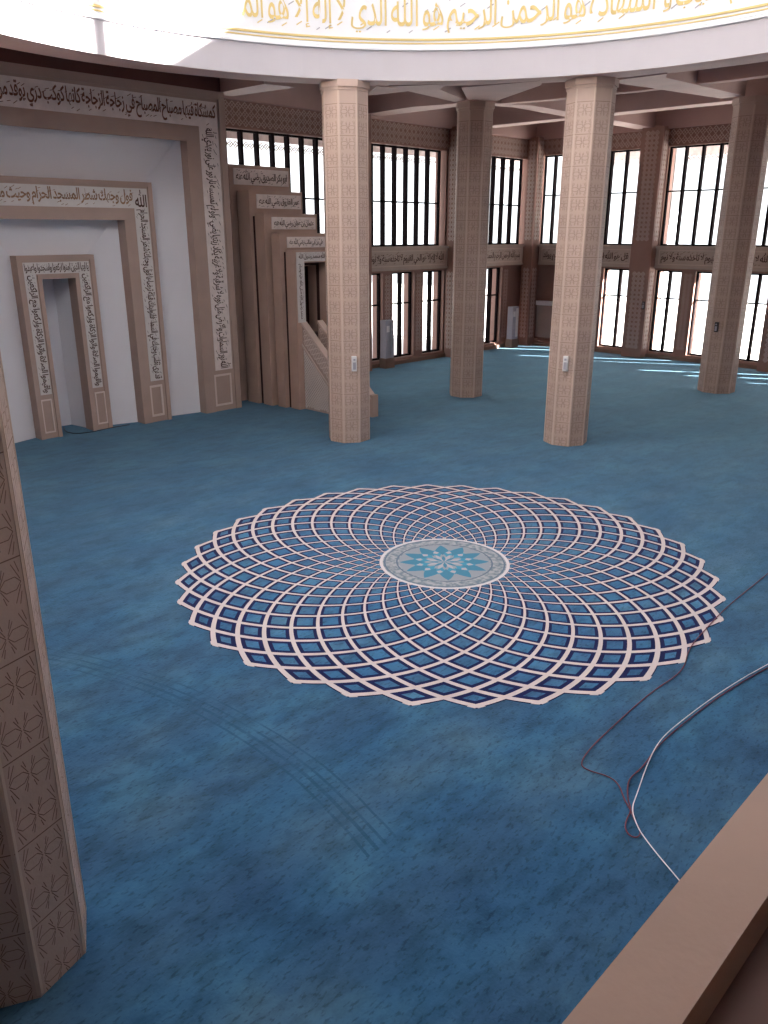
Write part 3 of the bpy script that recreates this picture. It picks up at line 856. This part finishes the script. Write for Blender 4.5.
def cable(name, pts, r, m, label, z=.02):
    cu = bpy.data.curves.new(name, 'CURVE'); cu.dimensions = '3D'; cu.bevel_depth = r; cu.bevel_resolution = 2; cu.resolution_u = 6
    sp = cu.splines.new('NURBS'); sp.points.add(len(pts) - 1); sp.use_endpoint_u = True; sp.order_u = 3
    for i, p in enumerate(pts): sp.points[i].co = (p[0], p[1], (p[2] if len(p) > 2 else z), 1)
    o = bpy.data.objects.new(name, cu); COL.objects.link(o)
    dg = bpy.context.evaluated_depsgraph_get(); me = bpy.data.meshes.new_from_object(o.evaluated_get(dg)); bpy.data.objects.remove(o)
    me.materials.clear(); me.materials.append(m); me.name = name
    ob = bpy.data.objects.new(name, me); COL.objects.link(ob)
    return tag(ob, label, 'cable')
red = [(6.0, -3.2), (2.59, -3.28), (1.28, -3.29), (0.6, -3.35), (-0.04, -3.41), (-0.51, -3.59), (-1.13, -3.53), (-1.94, -3.56), (-2.32, -3.58), (-2.57, -3.63), (-2.6, -3.72), (-2.54, -3.9), (-2.59, -4.01), (-2.71, -4.11), (-2.8, -4.22), (-2.88, -4.29), (-2.95, -4.38), (-3.03, -4.4), (-3.06, -4.35), (-3.01, -4.28), (-2.91, -4.24), (-2.79, -4.22), (-2.69, -4.13), (-2.52, -4.04), (-2.42, -4.02), (-2.25, -4.03), (-1.89, -3.98), (-1.38, -3.99), (-0.66, -4.04), (0.2, -4.17), (4., -4.9)]
cable('floor_cable', red, .0055, REDC, 'dark red cable with a small loop, crossing the rim of the medallion', .015)
wh = [(4.0, -4.86), (0.16, -4.14), (-0.69, -4.02), (-1.4, -3.97), (-1.82, -3.96), (-2.22, -4.05), (-2.62, -4.17), (-2.8, -4.22), (-2.93, -4.33), (-3.0, -4.41), (-3.12, -4.6), (-3.24, -4.82), (-3.9, -5.95)]
cable('floor_cable', wh, .0042, WHC, 'white cable curving over the carpet to the foreground parapet', .034)
cable('floor_cable', [(0.05, 11.3), (-0.15, 10.9), (-.1, 10.5), (.2, 10.38), (0.5, 10.4), (0.62, 10.46), (1.2, 10.44)], .008, BLKC, 'thin black cable on the carpet at the foot of the smallest niche frame', .012)

# ================================================================== GALLERY
pp = empty('gallery_parapet', (-4, -6.05, 0))
def PB(x0, x1, y0, y1, z0, z1): return MB().box(x0 + 4, x1 + 4, y0 + 6.05, y1 + 6.05, z0, z1)
part('wall_panel', PB(-10.9, 8, -6.08, -6.0, 2.0, 3.05), PARA, pp)
part('cap', PB(-10.9, 8, -6.105, -5.978, 3.05, 3.10), PARA, pp)
part('inner_ledge', PB(-10.9, 8, -6.42, -6.11, 2.98, 3.02), PARAB, pp, 'brown lower ledge inside the parapet')
tag(pp, 'beige parapet cap with brown inner ledge along the lower right corner', 'parapet')
gl = MB().box(-10.9, 8, -12.9, -6.0, 1.75, 2.0).build('wall_gallery_floor', WALLB); struct(gl)

# ================================================================== OUTSIDE
struct(MB().box(-11.3, UW + .5, VW + .1, VW + .5, HC + .25, 10.4).build('wall_sun_blocker', WALLB))  # unseen raised wall, added to keep sun off the north canopy fascia
struct(MB().box(-20, 45, VW + .55, 45, -.3, -.05).box(UW + .55, 45, -40, VW + .55, -.3, -.05).build('exterior_ground', OUTP))
def canopy(nm, b, fr, lat, label):
    t = empty(nm); part('roof_slab', b, OUTW, t); part('fascia', fr, OUTF, t); part('fringe', lat, BASEM, t)  # roof slab carried back to the wall to block high sun
    return tag(t, label, 'canopy')
l = MB(); lattice(l, plane_v(16.0), 0, 26, 6.66, 6.86, .2, .035)
canopy('arcade_canopy', MB().box(0, 26, VW + .6, 16.4, 7.7, 7.9), MB().box(0, 26, 16.0, 16.12, 6.92, 7.7), l, 'pale arcade canopy with patterned fringe outside the left windows')
l = MB(); lattice(l, plane_u(24.0), -8, 12.7, 6.72, 6.9, .18, .03)
canopy('arcade_canopy', MB().box(UW + .6, 24.4, -14, 12.7, 7.7, 7.9), MB().box(24.0, 24.12, -8, 12.7, 6.9, 7.7), l, 'pale arcade canopy with patterned fringe outside the right windows')
for (x, y), lab in (((21.6, 7.9), 'grey outdoor pier seen through the right windows'), ((21.4, 11.6), 'grey outdoor pier seen beside the room corner'), ((21.6, 3.1), 'grey outdoor pier outside the rightmost window')):
    b = MB().box(x - .3, x + .3, y - .3, y + .3, 0, 7.0).box(x - .36, x + .36, y - .36, y + .36, 0, .3)
    o = b.build('outdoor_pier', OUTG); tag(o, lab, 'pillar', 'grey outdoor piers')

# ================================================================== LIGHT
w = bpy.data.worlds.new('sky'); S.world = w; w.use_nodes = True
bg = w.node_tree.nodes['Background']; bg.inputs[0].default_value = (.93, .96, 1.0, 1); bg.inputs[1].default_value = 1.0
sd = bpy.data.lights.new('sun', 'SUN'); sd.energy = 28; sd.angle = rad(1.0); sd.color = (1, .96, .9)
so = bpy.data.objects.new('sun', sd); COL.objects.link(so)
az, el = rad(-60), rad(24)
d = Vector((-cos(az) * cos(el), -sin(az) * cos(el), -sin(el)))
so.rotation_euler = d.to_track_quat('-Z', 'Y').to_euler(); so.location = (10, -20, 20)

vs_ = S.view_settings; vs_.view_transform = 'Standard'; vs_.look = 'None'; vs_.gamma = 1; vs_.use_curve_mapping = False
vs_.exposure = 1.55
S.cycles.max_bounces = 8; S.cycles.diffuse_bounces = 5; S.cycles.transparent_max_bounces = 12
S.cycles.sample_clamp_indirect = 6
